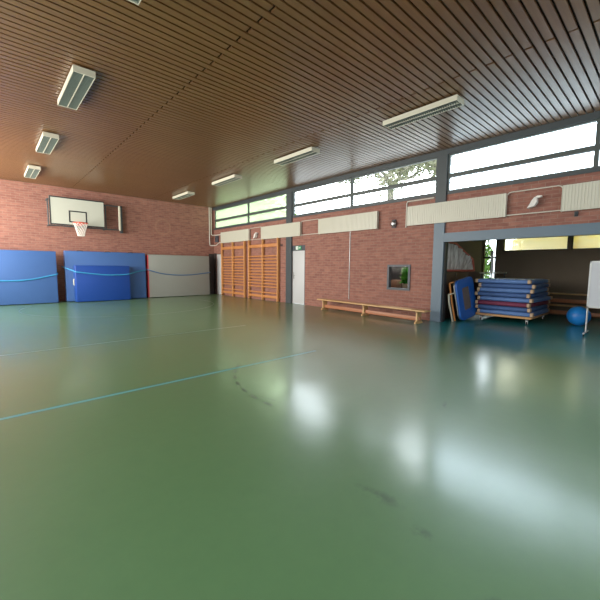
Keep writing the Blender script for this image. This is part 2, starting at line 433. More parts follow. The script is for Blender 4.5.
# store shell
SX=4.2
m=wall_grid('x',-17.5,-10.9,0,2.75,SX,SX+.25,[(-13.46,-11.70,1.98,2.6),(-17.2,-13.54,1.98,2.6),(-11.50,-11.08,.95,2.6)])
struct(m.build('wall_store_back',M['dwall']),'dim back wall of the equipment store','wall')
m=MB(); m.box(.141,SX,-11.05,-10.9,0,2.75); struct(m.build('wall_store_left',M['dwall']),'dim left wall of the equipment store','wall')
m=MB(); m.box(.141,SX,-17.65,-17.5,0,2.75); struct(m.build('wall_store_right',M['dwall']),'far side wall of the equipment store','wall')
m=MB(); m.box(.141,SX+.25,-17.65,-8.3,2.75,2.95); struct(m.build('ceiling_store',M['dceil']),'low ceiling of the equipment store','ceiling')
def small_window(n,y0,y1,z0,z1,mt,label,rail=None):
    r=bpy.data.objects.new('window_%d'%n,None); C.objects.link(r); r.location=(SX+.08,(y0+y1)/2,z0); struct(r,label,'window')
    f=MB(); e=.03
    for q in ((y0,y1,z0,z0+e),(y0,y1,z1-e,z1),(y0,y0+e,z0,z1),(y1-e,y1,z0,z1)): f.box(SX+.05,SX+.12,*q)
    if rail: f.box(SX+.05,SX+.12,y0,y1,rail-.03,rail+.03)
    f.build('frame',M['dark'],r)
    g=MB(); g.add([(SX+.08,y0,z0),(SX+.08,y1,z0),(SX+.08,y1,z1),(SX+.08,y0,z1)],[(0,1,2,3)]); g.build('pane',mt,r)
small_window(5,-13.46,-11.70,1.98,2.6,M['frosty'],'long yellow-lit window high in the store back wall')
small_window(6,-17.2,-13.54,1.98,2.6,M['frosty'],'second yellow-lit store window behind the white board')
small_window(7,-11.50,-11.08,.95,2.6,M['clear'],'tall narrow store window with leaves outside',1.78)

# ---------------------------------------------------------------- lights (fittings)
def fitting():
    r=empty('ceiling_light',(0,0,0),'x','ceiling light','white louvred ceiling lights',True)
    L,W,H=1.48,.29,.12
    m=MB()
    for q in ((-W/2,-W/2+.008,-L/2,L/2),(W/2-.008,W/2,-L/2,L/2),(-W/2+.008,W/2-.008,-L/2,-L/2+.015),(-W/2+.008,W/2-.008,L/2-.015,L/2),(-.006,.006,-L/2+.015,L/2-.015)): m.box(*q,-H,-.03)
    m.box(-W/2+.008,W/2-.008,-L/2+.015,L/2-.015,-.045,-.035)
    m.build('housing',M['white'],r)
    for yy in (-.5,.5):
        m=MB(); m.bbox(-.08,.08,yy-.05,yy+.05,-.034,-.0015,.004); m.build('ceiling_mount',M['white'],r)
    for s in (-1,1):
        g=MB(); x0,x1=(.007,W/2-.009) if s>0 else (-W/2+.009,-.007)
        n=34
        for i in range(n):
            yy=-L/2+.016+(L-.032)*(i+.5)/n; g.box(x0,x1,yy-.005,yy+.005,-H+.002,-H+.03)
        g.box(x0,x1,-L/2+.016,L/2-.016,-H+.031,-H+.034)
        g.build('louvre',M['louvre'],r)
        t=MB(); xc=(x0+x1)/2
    return r
F0=fitting()
spec=[(-7.41,-8.81),(-7.42,-5.36),(-7.43,-1.93),(-7.41,-12.28),(-2.53,-1.88),(-2.53,-5.30),(-2.50,-8.77),(-2.48,-12.27)]
labs=['white louvred ceiling light, largest of the left row in full view','white louvred ceiling light, middle one of the left row','white louvred ceiling light of the left row nearest the end wall, above the backboard',
 'white louvred ceiling light cut off by the top edge of the photo','white louvred ceiling light of the window-side row nearest the end wall','second ceiling light from the end wall in the window-side row',
 'third ceiling light from the end wall in the window-side row','long white louvred ceiling light nearest the camera on the window side, above the steel column']
for i,(x,y) in enumerate(spec):
    o=F0 if i==0 else copy_tree(F0)
    o.location=(x,y,ZC); o['label']=labs[i]

# ---------------------------------------------------------------- radiators
def radiator():
    r=empty('radiator',(0,0,0),'x','radiator','white wall radiators under the high windows',True)
    L,H=2.40,.50
    m=MB(); n=48
    prof=[]
    for i in range(n):            # corrugated front panel
        a=-L/2+L*i/n; w=L/n
        prof+= [(a,-.118),(a+w*.55,-.118),(a+w*.62,-.108),(a+w*.93,-.108)]
    prof+=[(L/2,-.118)]
    vs=[(x,y,z) for z in (0,H) for (y,x) in prof]; k=len(prof)
    m.add(vs,[(i,i+1,k+i+1,k+i) for i in range(k-1)])
    m.box(-.105,-.09,-L/2,L/2,0,H); m.build('front_panel',M['rad'],r,fix=False)
    m=MB(); m.box(-.085,-.03,-L/2+.01,L/2-.01,.02,H-.02); m.build('rear_panel',M['rad'],r)
    m=MB(); m.box(-.12,-.03,-L/2-.006,-L/2,-.004,H+.004); m.box(-.12,-.03,L/2,L/2+.006,-.004,H+.004)
    m.box(-.12,-.03,-L/2,L/2,H,H+.006); m.build('casing',M['rad'],r)
    for yy in (-L/2+.3,L/2-.3):
        m=MB(); m.box(-.03,-.002,yy-.02,yy+.02,.03,H-.03); m.build('bracket',M['steel_d'],r)
    return r
R0=radiator()
rl=['white radiator nearest the end wall, above the first wall bars','white radiator above the second wall bars and the dark column','white radiator above the middle of the bench wall, left of the small bell','long white radiator crossing the blue grey column','white radiator at the right edge of the photo above the store opening']
for i,yc in enumerate((-1.80,-5.12,-8.47,-11.86,-15.27)):
    o=R0 if i==0 else copy_tree(R0)
    o.location=(0,yc,2.53); o['label']=rl[i]
# pipes
def pipe(name,paths,label,r=.016,mat='pipe',cat='pipe',group=None):
    m=MB()
    for p in paths: m.tube(p,r,8)
    return tag(m.build(name,M[mat]),label,cat,group)
def gap(y0,y1,label):
    pipe('heating_pipe',[[(-.06,y0,3.00),(-.06,y0-.03,3.04),(-.05,y0-.07,3.055),(-.05,y1+.07,3.055),(-.06,y1+.03,3.04),(-.06,y1,3.00)]],'upper '+label,.011,group='white heating pipes between radiators')
    pipe('heating_pipe',[[(-.06,y0,2.56),(-.06,y1,2.56)]],'lower '+label,.011,group='white heating pipes between radiators')
gap(-3.01,-3.91,'white heating pipe between the two radiators over the wall bars')
gap(-6.33,-7.26,'white heating pipe in the radiator gap above the white door')
gap(-13.07,-14.06,'white heating pipe between the two radiators over the store opening')
pipe('heating_pipe',[[(-.03,-10.585,2.5),(-.03,-10.585,3.14),(-.04,-10.62,3.19),(-.04,-11.37,3.19)]],'thin white pipe climbing the brick at the left end of the column radiator',.016)
pipe('riser_pipe',[[(-.26,.26,2.5),(-.26,.26,ZC-.003)]],'left white riser pipe in the corner by the end wall',.022,group='white riser pipes in the corner')
pipe('riser_pipe',[[(-.16,.26,ZC-.003),(-.16,.26,3.0),(-.15,.18,2.95),(-.06,-.1,2.95),(-.06,-.6,2.95)]],'right white riser pipe in the corner, bending to the first radiator',.022,group='white riser pipes in the corner')
pipe('return_pipe',[[(-.26,.255,2.478),(-.235,.2,2.44),(-.08,0,2.44),(-.06,-.08,2.46),(-.06,-.3,2.56),(-.06,-.6,2.56)]],'white return pipe looping under the first radiator at the corner',.02)
m=MB(); m.bbox(-.10,-.002,-.22,.02,2.6,2.92,.012); m.tube([(-.1,-.1,2.76),(-.14,-.1,2.76)],.03,10)
tag(m.build('valve_box',M['darkgrey']),'dark heating control box on the brick left of the first radiator','control box')
pipe('conduit',[[(-.012,-8.60,.36),(-.012,-8.60,2.53)]],'thin grey conduit running down the brick to the bench',.012,'metal','conduit')
# devices
def lamp_dev(y,z,label,s=1):
    r=empty('wall_sensor',(0,y,z),label,'sensor','white wall sensors between the radiators')
    Y=lambda px:y-(px-535)*.0185*s
    Z=lambda py:z+(199.5-py)*.0185*s
    m=MB(); m.bbox(-.04,-.001,y-.05*s,y+.05*s,z-.06*s,z+.04*s,.008); m.build('mount',M['white'],r)
    m=MB(); m.prism([(Y(u),Z(v)) for u,v in ((530,207),(532.5,203),(535,197.5),(538,193.5),(540.5,195),(541,200),(538,205),(534.5,206))],-.15,-.04); m.build('head',M['white2'],r)
    m=MB(); m.prism([(Y(u),Z(v)) for u,v in ((538,193.6),(541,191.8),(546,192.4),(545.5,194),(541,194.9))],-.13,-.06); m.build('arm',M['white2'],r)
lamp_dev(-3.46,2.72,'white wall sensor between the radiators over the wall bars',.85)
lamp_dev(-13.56,2.78,'white wall sensor between the radiators over the store opening',.85)
r=empty('alarm_bell',(0,-10.2,2.63),'small grey alarm bell on brick left of the column radiator','bell')
m=MB(); m.lathe([(0,.0),(.085,.0),(.085,.02),(.075,.045),(.03,.06),(0,.06)],18,(-.05,-10.2,2.63),Matrix.Rotation(-PI/2,4,'Y')); m.build('gong',M['metal'],r)
m=MB(); m.bbox(-.05,-.001,-10.26,-10.14,2.52,2.75,.008); m.build('bell_housing',M['darkgrey'],r)
m=MB(); m.box(-.03,-.001,-14.33,-14.27,2.42,2.52); m.tube([(-.02,-14.3,2.45),(-.09,-14.3,2.43),(-.09,-14.3,2.5)],.014,8)
tag(m.build('pipe_bracket',M['steel_d']),'dark bracket on the brick under the right-edge radiator','bracket')
m=MB(); m.box(-.015,-.001,-5.2,-5.14,2.2,2.28); m.tube([(-.01,-5.17,2.24),(-.07,-5.17,2.24),(-.07,-5.17,2.29)],.012,8)
tag(m.build('wall_hook',M['dark']),'small black hook on the brick right of the wall bars','hook')

# ---------------------------------------------------------------- wall bars
def wall_bars(yl,yr,label):
    r=empty('wall_bars',(-.07,(yl+yr)/2,0),label,'wall bars','pair of wooden wall bars')
    W=yl-yr; ym=(yl+yr)/2
    for yy in (yl-.03,ym,yr+.03):
        m=MB(); m.bbox(-.14,-.03,yy-.025,yy+.025,.01,2.54,.006); o=m.build('upright',M['barwood_z'],r)
    # mounting brackets
    for yy in (yl-.03,ym,yr+.03):
        for z in (.4,2.3):
            m=MB(); m.box(-.03,-.001,yy-.02,yy+.02,z,z+.08); m.build('wall_bracket',M['steel_d'],r)
    zs=[1.84-.127*i for i in range(11)]
    for (a,b) in ((yl-.055,ym+.025),(ym-.025,yr+.055)):
        for z in zs+[.33]:
            m=MB(); pts=[(-.10,a,z),(-.10,b,z)]
            m.tube(pts,.02,10,rr=[(.029,.016)]*2); m.build('rung',M['barwood'],r)
        for z0,z1 in ((2.20,2.33),(.12,.22)):
            m=MB(); m.bbox(-.12,-.09,b,a,z0,z1,.005); m.build('cross_board',M['barwood'],r)
wall_bars(-.63,-2.68,'wooden wall bars by the corner, left unit of the pair')
wall_bars(-2.98,-5.06,'wooden wall bars next to the dark column, right unit of the pair')

# ---------------------------------------------------------------- gym benches
def bench(label):
    r=empty('gym_bench',(0,0,0),label,'bench',None,True)
    L=4.0
    m=MB(); m.bbox(-.14,.14,-L/2,L/2,.31,.345,.008); m.build('seat',M['bench'],r)
    m=MB(); m.bbox(-.035,.035,-L/2+.2,L/2-.2,.07,.17,.006); m.build('beam',M['benchbeam'],r)
    for yy in (-L/2+.25,0,L/2-.25):
        m=MB(); m.prism([(-.15,0),(.15,0),(.15,.03),(.09,.07),(.09,.27),(.13,.31),(-.13,.31),(-.09,.27),(-.09,.07),(-.15,.03)],yy-.022,yy+.022,'y'); m.build('leg',M['bench'],r)
    return r
B=bench('long wooden gym bench standing along the brick wall under the inner window')
B.location=(-.56,-9.68,0); B.rotation_euler[2]=math.radians(-4.3)
for i,(x,z,lb) in enumerate(((3.93,0,'stored wooden bench low on the floor behind the blue ball'),(3.93,.346,'stored wooden bench lying on top of another behind the blue ball'))):
    b=copy_tree(B); b.location=(x,-14.6,z); b.rotation_euler[2]=0; b['label']=lb; b['group']='benches stacked in the store'

# ---------------------------------------------------------------- mats on the end wall
def big_mat(name,x0,x1,H,yb,T,mat,label,lean=2.2,handles=(),hm='dark'):
    r=empty(name,((x0+x1)/2,yb-T/2,0),label,'mat','thick crash mats standing against the end wall',True)
    r.rotation_euler[0]=-math.radians(lean)
    W=x1-x0
    m=MB(); 
    m.bbox(-W/2,W/2,-T/2,T/2,.012,H,.022,None,3); m.build('cover',mat,r)
    for e in (-T/2,T/2):
        for z in (.03,H-.015):
            m=MB(); m.tube([(-W/2+.02,e,z),(W/2-.02,e,z)],.007,6); m.build('piping',mat,r)
    for (px,pz,vert) in handles:
        m=MB()
        if vert=='top': m.tube([(px-.1,-T/2+.01,H-.02),(px-.09,-T/2-.015,H+.0),(px,-T/2-.02,H+.006),(px+.09,-T/2-.015,H+.0),(px+.1,-T/2+.01,H-.02)],.012,6)
        else: m.tube([(-W/2+.01,px,pz-.12),(-W/2-.025,px,pz-.1),(-W/2-.025,px,pz+.1),(-W/2+.01,px,pz+.12)],.012,6)
        m.build('handle',M[hm],r)
    return r
big_mat('crash_mat',-9.72,-6.745,1.88,-.12,.36,M['vinyl'],'big blue crash mat at the left edge of the photo',1.0)
r=big_mat('crash_mat',-6.46,-3.57,1.93,.0,.30,M['vinyl2'],'big mid blue crash mat behind the smaller deep blue one',.8,((-.95,0,'top'),(0,0,'top'),(.85,0,'top')))
r=big_mat('crash_mat',-6.22,-4.33,1.38,-.345,.36,M['vinyl3'],'smaller deep blue mat leaning on the middle crash mat',.6,((.0,.75,'side'),(.1,.75,'side')),'white')
r=big_mat('crash_mat',-3.45,-.58,1.885,.0,.30,M['greymat'],'pale grey crash mat standing nearest the corner',.8)
m=MB(); m.bbox(-1.455,-1.432,-.152,.14,.03,1.86,.006); o=m.build('side_panel',M['redv'],r); o['label']='red side of the grey mat'

def strap(pts,label,mat='strap'):
    P=[Vector(p) for p in pts]; Q=[]
    for i in range(len(P)-1):
        a=P[max(0,i-1)];b=P[i];c=P[i+1];d=P[min(len(P)-1,i+2)]
        for k in range(8):
            t=k/8; Q.append(.5*((2*b)+(c-a)*t+(2*a-5*b+4*c-d)*t*t+(3*b-a-3*c+d)*t**3))
    Q.append(P[-1])
    m=MB(); m.tube(Q,.01,8,rr=[(.024,.007)]*len(Q)); return tag(m.build('strap',M[mat]),label,'strap','webbing straps holding the mats to the wall')
strap([(-9.78,.27,1.1),(-9.74,-.3,1.06),(-9.70,-.505,1.03),(-9.2,-.51,.93),(-8.3,-.512,.84),(-7.6,-.510,.86),(-6.95,-.505,1.0),(-6.76,-.50,1.05),(-6.70,-.3,1.08),(-6.70,.27,1.12)],'blue strap sagging across the left crash mat')
strap([(-6.50,.27,1.34),(-6.49,-.2,1.30),(-6.44,-.33,1.27),(-6.25,-.6,1.17),(-6.20,-.735,1.14),(-5.6,-.738,1.06),(-5.1,-.74,1.02),(-4.6,-.738,1.03),(-4.34,-.725,1.06),(-3.9,-.45,1.16),(-3.62,-.34,1.2),(-3.535,-.2,1.21),(-3.53,.27,1.22)],'bright cyan strap across the middle blue mats')
strap([(-3.49,.27,1.24),(-3.488,-.2,1.24),(-3.42,-.318,1.2),(-2.9,-.325,1.06),(-2.2,-.326,.99),(-1.5,-.325,1.0),(-.85,-.325,1.07),(-.60,-.315,1.1),(-.55,-.2,1.12),(-.55,.27,1.15)],'dull blue strap across the pale grey mat','strapd')

# ---------------------------------------------------------------- basketball
BX0,BX1,BZ0,BZ1,BY=-6.84,-5.06,2.87,3.90,-.20
r=empty('basketball_hoop',((BX0+BX1)/2,.28,2.8),'white basketball backboard with orange hoop and net on the end wall','basketball hoop')
m=MB(); m.box(BX0,BX1,BY,BY+.03,BZ0,BZ1); bb=m.build('backboard',M['board'],r)
m=MB(); e=.045; y0,y1=BY-.006,BY-.0005
for q in ((BX0,BX1,BZ0,BZ0+e),(BX0,BX1,BZ1-e,BZ1),(BX0,BX0+e,BZ0+e,BZ1-e),(BX1-e*.4,BX1,BZ0+e,BZ1-e)): m.box(q[0],q[1],y0,y1,q[2],q[3])
o=m.build('border',M['dark'],bb); o['label']='black outline of the backboard'
m=MB()
ix0,ix1,iz0,iz1=-6.25,-5.66,2.99,3.43; e=.045
for q in ((ix0,ix1,iz1-e,iz1),(ix0,ix1,iz0,iz0+e),(ix0,ix0+e,iz0+e,iz1-e),(ix1-e,ix1,iz0+e,iz1-e)): m.box(q[0],q[1],y0,y1,q[2],q[3])
o=m.build('shooting_square',M['dark'],bb); o['label']='black square behind the hoop'
RX,RY,RZ=-5.955,-.60,2.95; RR=.23
m=MB(); m.tube([(RX+RR*math.cos(2*PI*k/28),RY+RR*math.sin(2*PI*k/28),RZ) for k in range(28)],.02,8,True)
m.bbox(RX-.09,RX+.09,BY-.03,BY-.007,RZ-.08,RZ+.05,.006)
for s in (-1,1): m.tube([(RX+s*.08,BY-.02,RZ-.05),(RX+s*.11,RY+RR*.87,RZ-.005)],.012,6)
m.box(RX-.07,RX+.07,RY+RR-.01,BY-.02,RZ-.012,RZ)
rim=m.build('rim',M['orange'],r)
m=MB(); N=12; rows=6
def np_(k,j):
    t=j/rows; rad=RR*(1-.52*t**.8); a=2*PI*(k+.5*(j%2))/N
    return (RX+rad*math.cos(a),RY+rad*math.sin(a),RZ-.012-.46*t)
for j in range(rows):
    for k in range(N):
        a=np_(k,j); 
        for b in (np_(k if j%2==0 else k+1,j+1),np_(k-1 if j%2==0 else k,j+1)): m.tube([a,b],.0075,5,smooth=True,cap=False)
m.tube([np_(k,rows) for k in range(N)],.008,5,True)
m.build('net',M['net'],rim)
m=MB(); fy=BY+.055   # swing-out steel frame
fx0,fx1=-6.88,-4.47; fz0,fz1=2.84,3.78
for pth in ([(fx0,fy,fz0),(fx1,fy,fz0)],[(fx0,fy,fz1),(fx1,fy,fz1)],[(fx0,fy,fz0),(fx0,fy,fz1)],[(-5.0,fy,fz0),(-5.0,fy,fz1)]): m.tube(pth,.022,8)
for x in (fx0,-5.95,-5.0): 
    for z in (fz0,fz1): m.tube([(x,fy,z),(x,.299,z)],.02,8)
m.build('steel_frame',M['steel_d'],r)
m=MB(); m.bbox(-4.53,-4.46,fy-.03,fy+.02,fz0-.02,fz1+.02,.006); m.build('end_plate',M['white'],r)
m=MB(); m.bbox(-4.38,-4.30,.15,.299,2.75,3.86,.006); m.tube([(fx1,fy,fz0),(-4.34,.2,fz0)],.02,8); m.tube([(fx1,fy,fz1),(-4.34,.2,fz1)],.02,8); m.build('hinge_post',M['steel_d'],r)

# ---------------------------------------------------------------- store contents
# mat trolley
TX0,TX1,TY0,TY1=1.12,2.84,-13.40,-12.10
r=empty('mat_trolley',((TX0+TX1)/2,(TY0+TY1)/2,0),'low plywood trolley on castors carrying the gym mats','trolley')
m=MB(); m.bbox(TX0,TX1,TY0,TY1,.15,.20,.008); m.build('platform',M['ply'],r)
for yy in (TY0+.08,TY1-.14):
    m=MB(); m.box(TX0+.05,TX1-.05,yy,yy+.06,.11,.15); m.build('underframe',M['steel_d'],r)
for x in (TX0+.1,TX1-.1):
    for y in (TY0+.11,TY1-.11):
        m=MB(); m.box(x-.025,x+.025,y-.025,y+.025,.08,.112); m.box(x-.02,x+.02,y-.024,y-.018,.035,.09); m.box(x-.02,x+.02,y+.018,y+.024,.035,.09); c=m.build('castor',M['metal'],r)
        w=MB(); w.lathe([(0,-.014),(.04,-.014),(.045,-.006),(.045,.006),(.04,.014),(0,.014)],16,(x,y,.046),Matrix.Rotation(PI/2,4,'X')); w.build('wheel',M['rubber'],c)
def gym_mat(z0,z1,mat,label,dx,dy,rz,corner=True):
    r=empty('gym_mat',((TX0+TX1)/2+dx,(TY0+TY1)/2+dy,z0),label,'gym mat','gym mats stacked on the trolley',True,rz)
    L,W,h=1.70,1.24,z1-z0
    m=MB(); nx,ny=12,10; rr=h*.35
    prof=[(0,.18),(0,.5),(0,.82),(.012,1),(.03,1)]
    # slab with a slightly wavy, drooping outline
    import random as R_
    def edge(u): return .004*math.sin(u*7+z0*31)+.004*math.sin(u*13+z0*17)
    top=[];bot=[]
    vs=[];idx={}
    for i in range(nx+1):
        for j in range(ny+1):
            x=-L/2+L*i/nx; y=-W/2+W*j/ny
            bd=0.010 if i in(0,nx) or j in (0,ny) else 0
            idx['t',i,j]=len(vs); vs.append((x,y,h-bd+edge(x+y)*.5))
    for i in range(nx+1):
        for j in range(ny+1):
            x=-L/2+L*i/nx; y=-W/2+W*j/ny
            bd=0.010 if i in(0,nx) or j in (0,ny) else 0
            idx['b',i,j]=len(vs); vs.append((x,y,.002+bd))
    fs=[]
    for i in range(nx):
        for j in range(ny):
            for s in 'tb': fs.append((idx[s,i,j],idx[s,i+1,j],idx[s,i+1,j+1],idx[s,i,j+1]))
    per=[(i,0) for i in range(nx)]+[(nx,j) for j in range(ny)]+[(i,ny) for i in range(nx,0,-1)]+[(0,j) for j in range(ny,0,-1)]
    mid=[]
    for (i,j) in per:
        x=-L/2+L*i/nx; y=-W/2+W*j/ny; k=len(vs)
        vs.append((x+(.014 if i==nx else -.014 if i==0 else 0),y+(.014 if j==ny else -.014 if j==0 else 0),h/2)); mid.append(k)
    for q in range(len(per)):
        q2=(q+1)%len(per)
        fs.append((idx[('t',*per[q])],idx[('t',*per[q2])],mid[q2],mid[q])); fs.append((mid[q],mid[q2],idx[('b',*per[q2])],idx[('b',*per[q])]))
    m.add(vs,fs,True); m.build('cover',mat,r)
    if corner:
        for sx in (-1,1):
            for sy in (-1,1):
                c=MB(); x=sx*L/2;y=sy*W/2
                c.bbox(min(x-sx*.10,x+sx*.022),max(x-sx*.10,x+sx*.022),min(y-sy*.045,y+sy*.022),max(y-sy*.045,y+sy*.022),h*.12,h*.95,.012)
                c.build('corner',M['leather'],r)
zz=.202; n=8; H=(1.125-zz)/n
order=['lowest','second from the bottom','third from the bottom','fourth from the bottom','fourth from the top','third from the top','second from the top','topmost']
for i in range(n):
    mt=M['gymred'] if i==2 else (M['gymnavy'] if i in (1,4,6) else M['gymblue'])
    col='maroon' if i==2 else ('navy' if i in (1,4,6) else 'blue')
    gym_mat(zz+i*H,zz+(i+1)*H-.004,mt,'%s gym mat, %s of the stack on the trolley'%(col,order[i]),random.uniform(-.035,.035),random.uniform(-.045,.045),math.radians(random.uniform(-2,2)))

# ball
m=MB(); R=.24
m.lathe([(R*math.sin(PI*i/24),-R*math.cos(PI*i/24)) for i in range(25)],36)
for a in (-.06,-.03,.03,.06): m.tube([(math.sqrt(R*R-a*a)*math.cos(2*PI*k/36),math.sqrt(R*R-a*a)*math.sin(2*PI*k/36),a) for k in range(36)],.003,5,True)
o=m.build('exercise_ball',M['ball']); o.location=(2.15,-14.15,R); tag(o,'large blue exercise ball on the store floor beside the trolley','ball')

# white board on stand
r=empty('whiteboard',(.65,-15.0,0),'white board on a thin metal stand with castors at the right edge','whiteboard')
y0,y1=-15.55,-14.49
m=MB(); m.box(.63,.65,y0+.03,y1-.03,.62,1.53); m.build('panel',M['wb'],r)
m=MB()
for q in ((y0,y1,.59,.62),(y0,y1,1.53,1.56),(y0,y0+.03,.59,1.56),(y1-.03,y1,.59,1.56)): m.box(.62,.66,*q)
m.build('board_frame',M['alu'],r)
for yy in (y1-.015,y0+.015):
    m=MB(); m.tube([(.675,yy,.06),(.675,yy,1.5)],.016,10); l=m.build('leg',M['alu'],r)
    m=MB(); m.tube([(.42,yy,.06),(.95,yy,.06)],.016,8); m.build('foot_bar',M['alu'],l)
    for xx in (.45,.92):
        m=MB(); m.lathe([(0,-.01),(.024,-.01),(.027,0),(.024,.01),(0,.01)],14,(xx,yy,.028),Matrix.Rotation(PI/2,4,'X')); m.build('castor',M['rubber'],l)

# mini trampoline on its edge
def rrect(w,h,rad,n=6):
    p=[]
    for cx,cy,a0 in ((w/2-rad,h/2-rad,0),(-w/2+rad,h/2-rad,PI/2),(-w/2+rad,-h/2+rad,PI),(w/2-rad,-h/2+rad,1.5*PI)):
        for i in range(n+1): p.append((cx+rad*math.cos(a0+PI/2*i/n),cy+rad*math.sin(a0+PI/2*i/n)))
    return p
r=empty('mini_trampoline',(.76,-11.95,0),'blue padded mini trampoline standing on edge beside the store column','trampoline',None,True,math.radians(-3))
TR=Matrix.Translation((0.02,0,.60))@Matrix.Rotation(math.radians(-9),4,'Y')@Matrix.Rotation(math.radians(-7),4,'X')
def tr_ring(w0,h0,r0,w1,h1,r1,ya,yb,mat,name,par,fill=False):
    A=rrect(w0,h0,r0);B_=rrect(w1,h1,r1); n=len(A); m=MB()
    vs=[TR@Vector((x,ya,z)) for x,z in A]+[TR@Vector((x,ya,z)) for x,z in B_]+[TR@Vector((x,yb,z)) for x,z in A]+[TR@Vector((x,yb,z)) for x,z in B_]
    fs=[]
    for i in range(n):
        j=(i+1)%n
        fs+=[(i,j,n+j,n+i),(2*n+i,2*n+j,3*n+j,3*n+i),(i,j,2*n+j,2*n+i),(n+i,n+j,3*n+j,3*n+i)]
    m.add(vs,fs); return m.build(name,mat,par)
tr_ring(.92,1.06,.16,.42,.60,.05,-.05,.0,M['trblue'],'pad',r)
m=MB(); A=rrect(.44,.62,.05); m.add([TR@Vector((x,-.02,z)) for x,z in A],[tuple(range(len(A)))]); m.build('bed',M['bed'],r)
m=MB(); m.tube([TR@Vector((x,.03,z)) for x,z in rrect(.88,1.02,.16)],.022,8,True); m.build('frame',M['metal'],r)
for (x0,x1,y,z0,z1,mt,lb) in ((-.52,-.50,.09,.50,-.50,'orangewood','orange leg'),(-.60,-.56,.12,.22,-.51,'white','white leg'),(.36,.36,.18,.4,-.50,'metal',None)):
    m=MB(); m.tube([TR@Vector((x0,y,z0)),TR@Vector((x0,y+.02,0)),TR@Vector((x1,y+.02,z1))],.022,8); m.tube([TR@Vector((x0,y,z0)),TR@Vector((x0+(.12 if x0<0 else -.1),.04,z0+.01))],.018,8); o=m.build('leg',M[mt],r)
    if lb: o['label']=lb
# dark cabinet with the goal on top
r=empty('store_cabinet',(1.8,-11.3,0),'dark wooden cabinet along the left wall of the store','cabinet')
CX0,CX1,CY0,CY1,CZ=.32,2.9,-11.50,-11.06,1.30
m=MB(); m.box(CX0,CX1,CY0+.02,CY1,.06,CZ); m.box(CX0+.03,CX1-.03,CY0+.05,CY1,0,.06); m.build('body',M['cab'],r)
for i in range(3):
    w=(CX1-CX0)/3; m=MB(); m.bbox(CX0+w*i+.005,CX0+w*(i+1)-.005,CY0,CY0+.019,.08,CZ-.02,.003); d=m.build('door',M['cab'],r)
    m=MB(); m.tube([(CX0+w*(i+.85),CY0-.001,.7),(CX0+w*(i+.85),CY0-.03,.72),(CX0+w*(i+.85),CY0-.03,.8),(CX0+w*(i+.85),CY0-.001,.82)],.006,6); m.build('handle',M['metal'],d)
r=empty('small_goal',(1.8,-11.3,CZ),'small red framed goal with bundled white net on the store cabinet','goal')
gx0,gx1,gy,gz0,gz1=.36,2.5,-11.47,CZ+.03,2.10
m=MB(); 
m.tube([(gx0,gy,gz0),(gx0,gy,gz1)],.03,8); m.tube([(gx1,gy,gz0),(gx1,gy+.05,gz0+.35)],.03,8); m.tube([(gx0,gy,gz0),(gx1,gy,gz0)],.03,8); m.tube([(gx0,gy,gz1),(gx0+.9,gy+.05,gz1),(gx1,gy+.05,gz0+.35)],.024,8)
m.tube([(gx0,gy,gz0),(gx0,-11.12,gz0),(gx0,-11.12,gz1),(gx0,gy,gz1)],.024,8)
m.build('goal_frame',M['redtube'],r)
m=MB(); nx,nz=60,12; vs=[]
for i in range(nx+1):
    for j in range(nz+1):
        u=i/nx;v=j/nz
        x=gx0+.05+(gx1-gx0-.1)*u; top=gz1-.03 if x<gx0+.9 else gz1-.03-(x-gx0-.9)/(gx1-gx0-.9)*(gz1-gz0-.38)
        z=gz0+.03+(top-gz0-.03)*v
        vs.append((x+.22*(1-v)*(u),gy+.08+.045*math.sin(u*46+v*2)+.02*math.sin(u*19),z))
m.add(vs,[(i*(nz+1)+j,(i+1)*(nz+1)+j,(i+1)*(nz+1)+j+1,i*(nz+1)+j+1) for i in range(nx) for j in range(nz)],True)
tn=NT('white goal net weave'); f=tn.noise(tn.obj(),3,2,.5,(9,1,.8)); tn.bsdf(Base_Color=tn.mix(tn.ramp(f,.35,.65),S(196,184,176),S(250,246,240)),Roughness=.8,Alpha=.9)
m.build('net',tn.m,r)
# table board with a rolled pole in front of narrow window
r=empty('storage_table',(3.5,-11.62,0),'narrow grey table behind the mat stack by the tall store window','table')
m=MB(); m.bbox(3.0,3.95,-11.95,-11.45,1.24,1.28,.006); m.build('table_top',M['white'],r)
for x in (3.05,3.9):
    for y in (-11.9,-11.5):
        m=MB(); m.tube([(x,y,.01),(x,y,1.24)],.018,8); m.build('leg',M['steel_d'],r)
m=MB(); m.tube([(3.75,-11.55,1.282),(3.75,-11.54,1.95)],.05,12); m.lathe([(.052,0),(.06,.01),(.06,.04),(.052,.05)],12,(3.75,-11.54,1.93)); tag(m.build('rolled_sheet',M['alu']),'upright roll of pale sheet on the narrow store table','roll')
# hanging rings with ropes
m=MB(); gx=4.12
m.tube([(gx,-11.24,2.749),(gx,-11.24,2.5)],.012,6); m.tube([(gx,-11.24,2.5),(gx,-11.15,2.12),(gx,-11.33,2.12),(gx,-11.24,2.5)],.014,6)
m.tube([(gx,-11.16,2.12),(gx,-11.34,1.75)],.012,6); m.tube([(gx,-11.32,2.12),(gx,-11.14,1.75)],.012,6)
tag(m.build('rope',M['rubber']),'dark knotted rope hanging in front of the tall store window','rope')

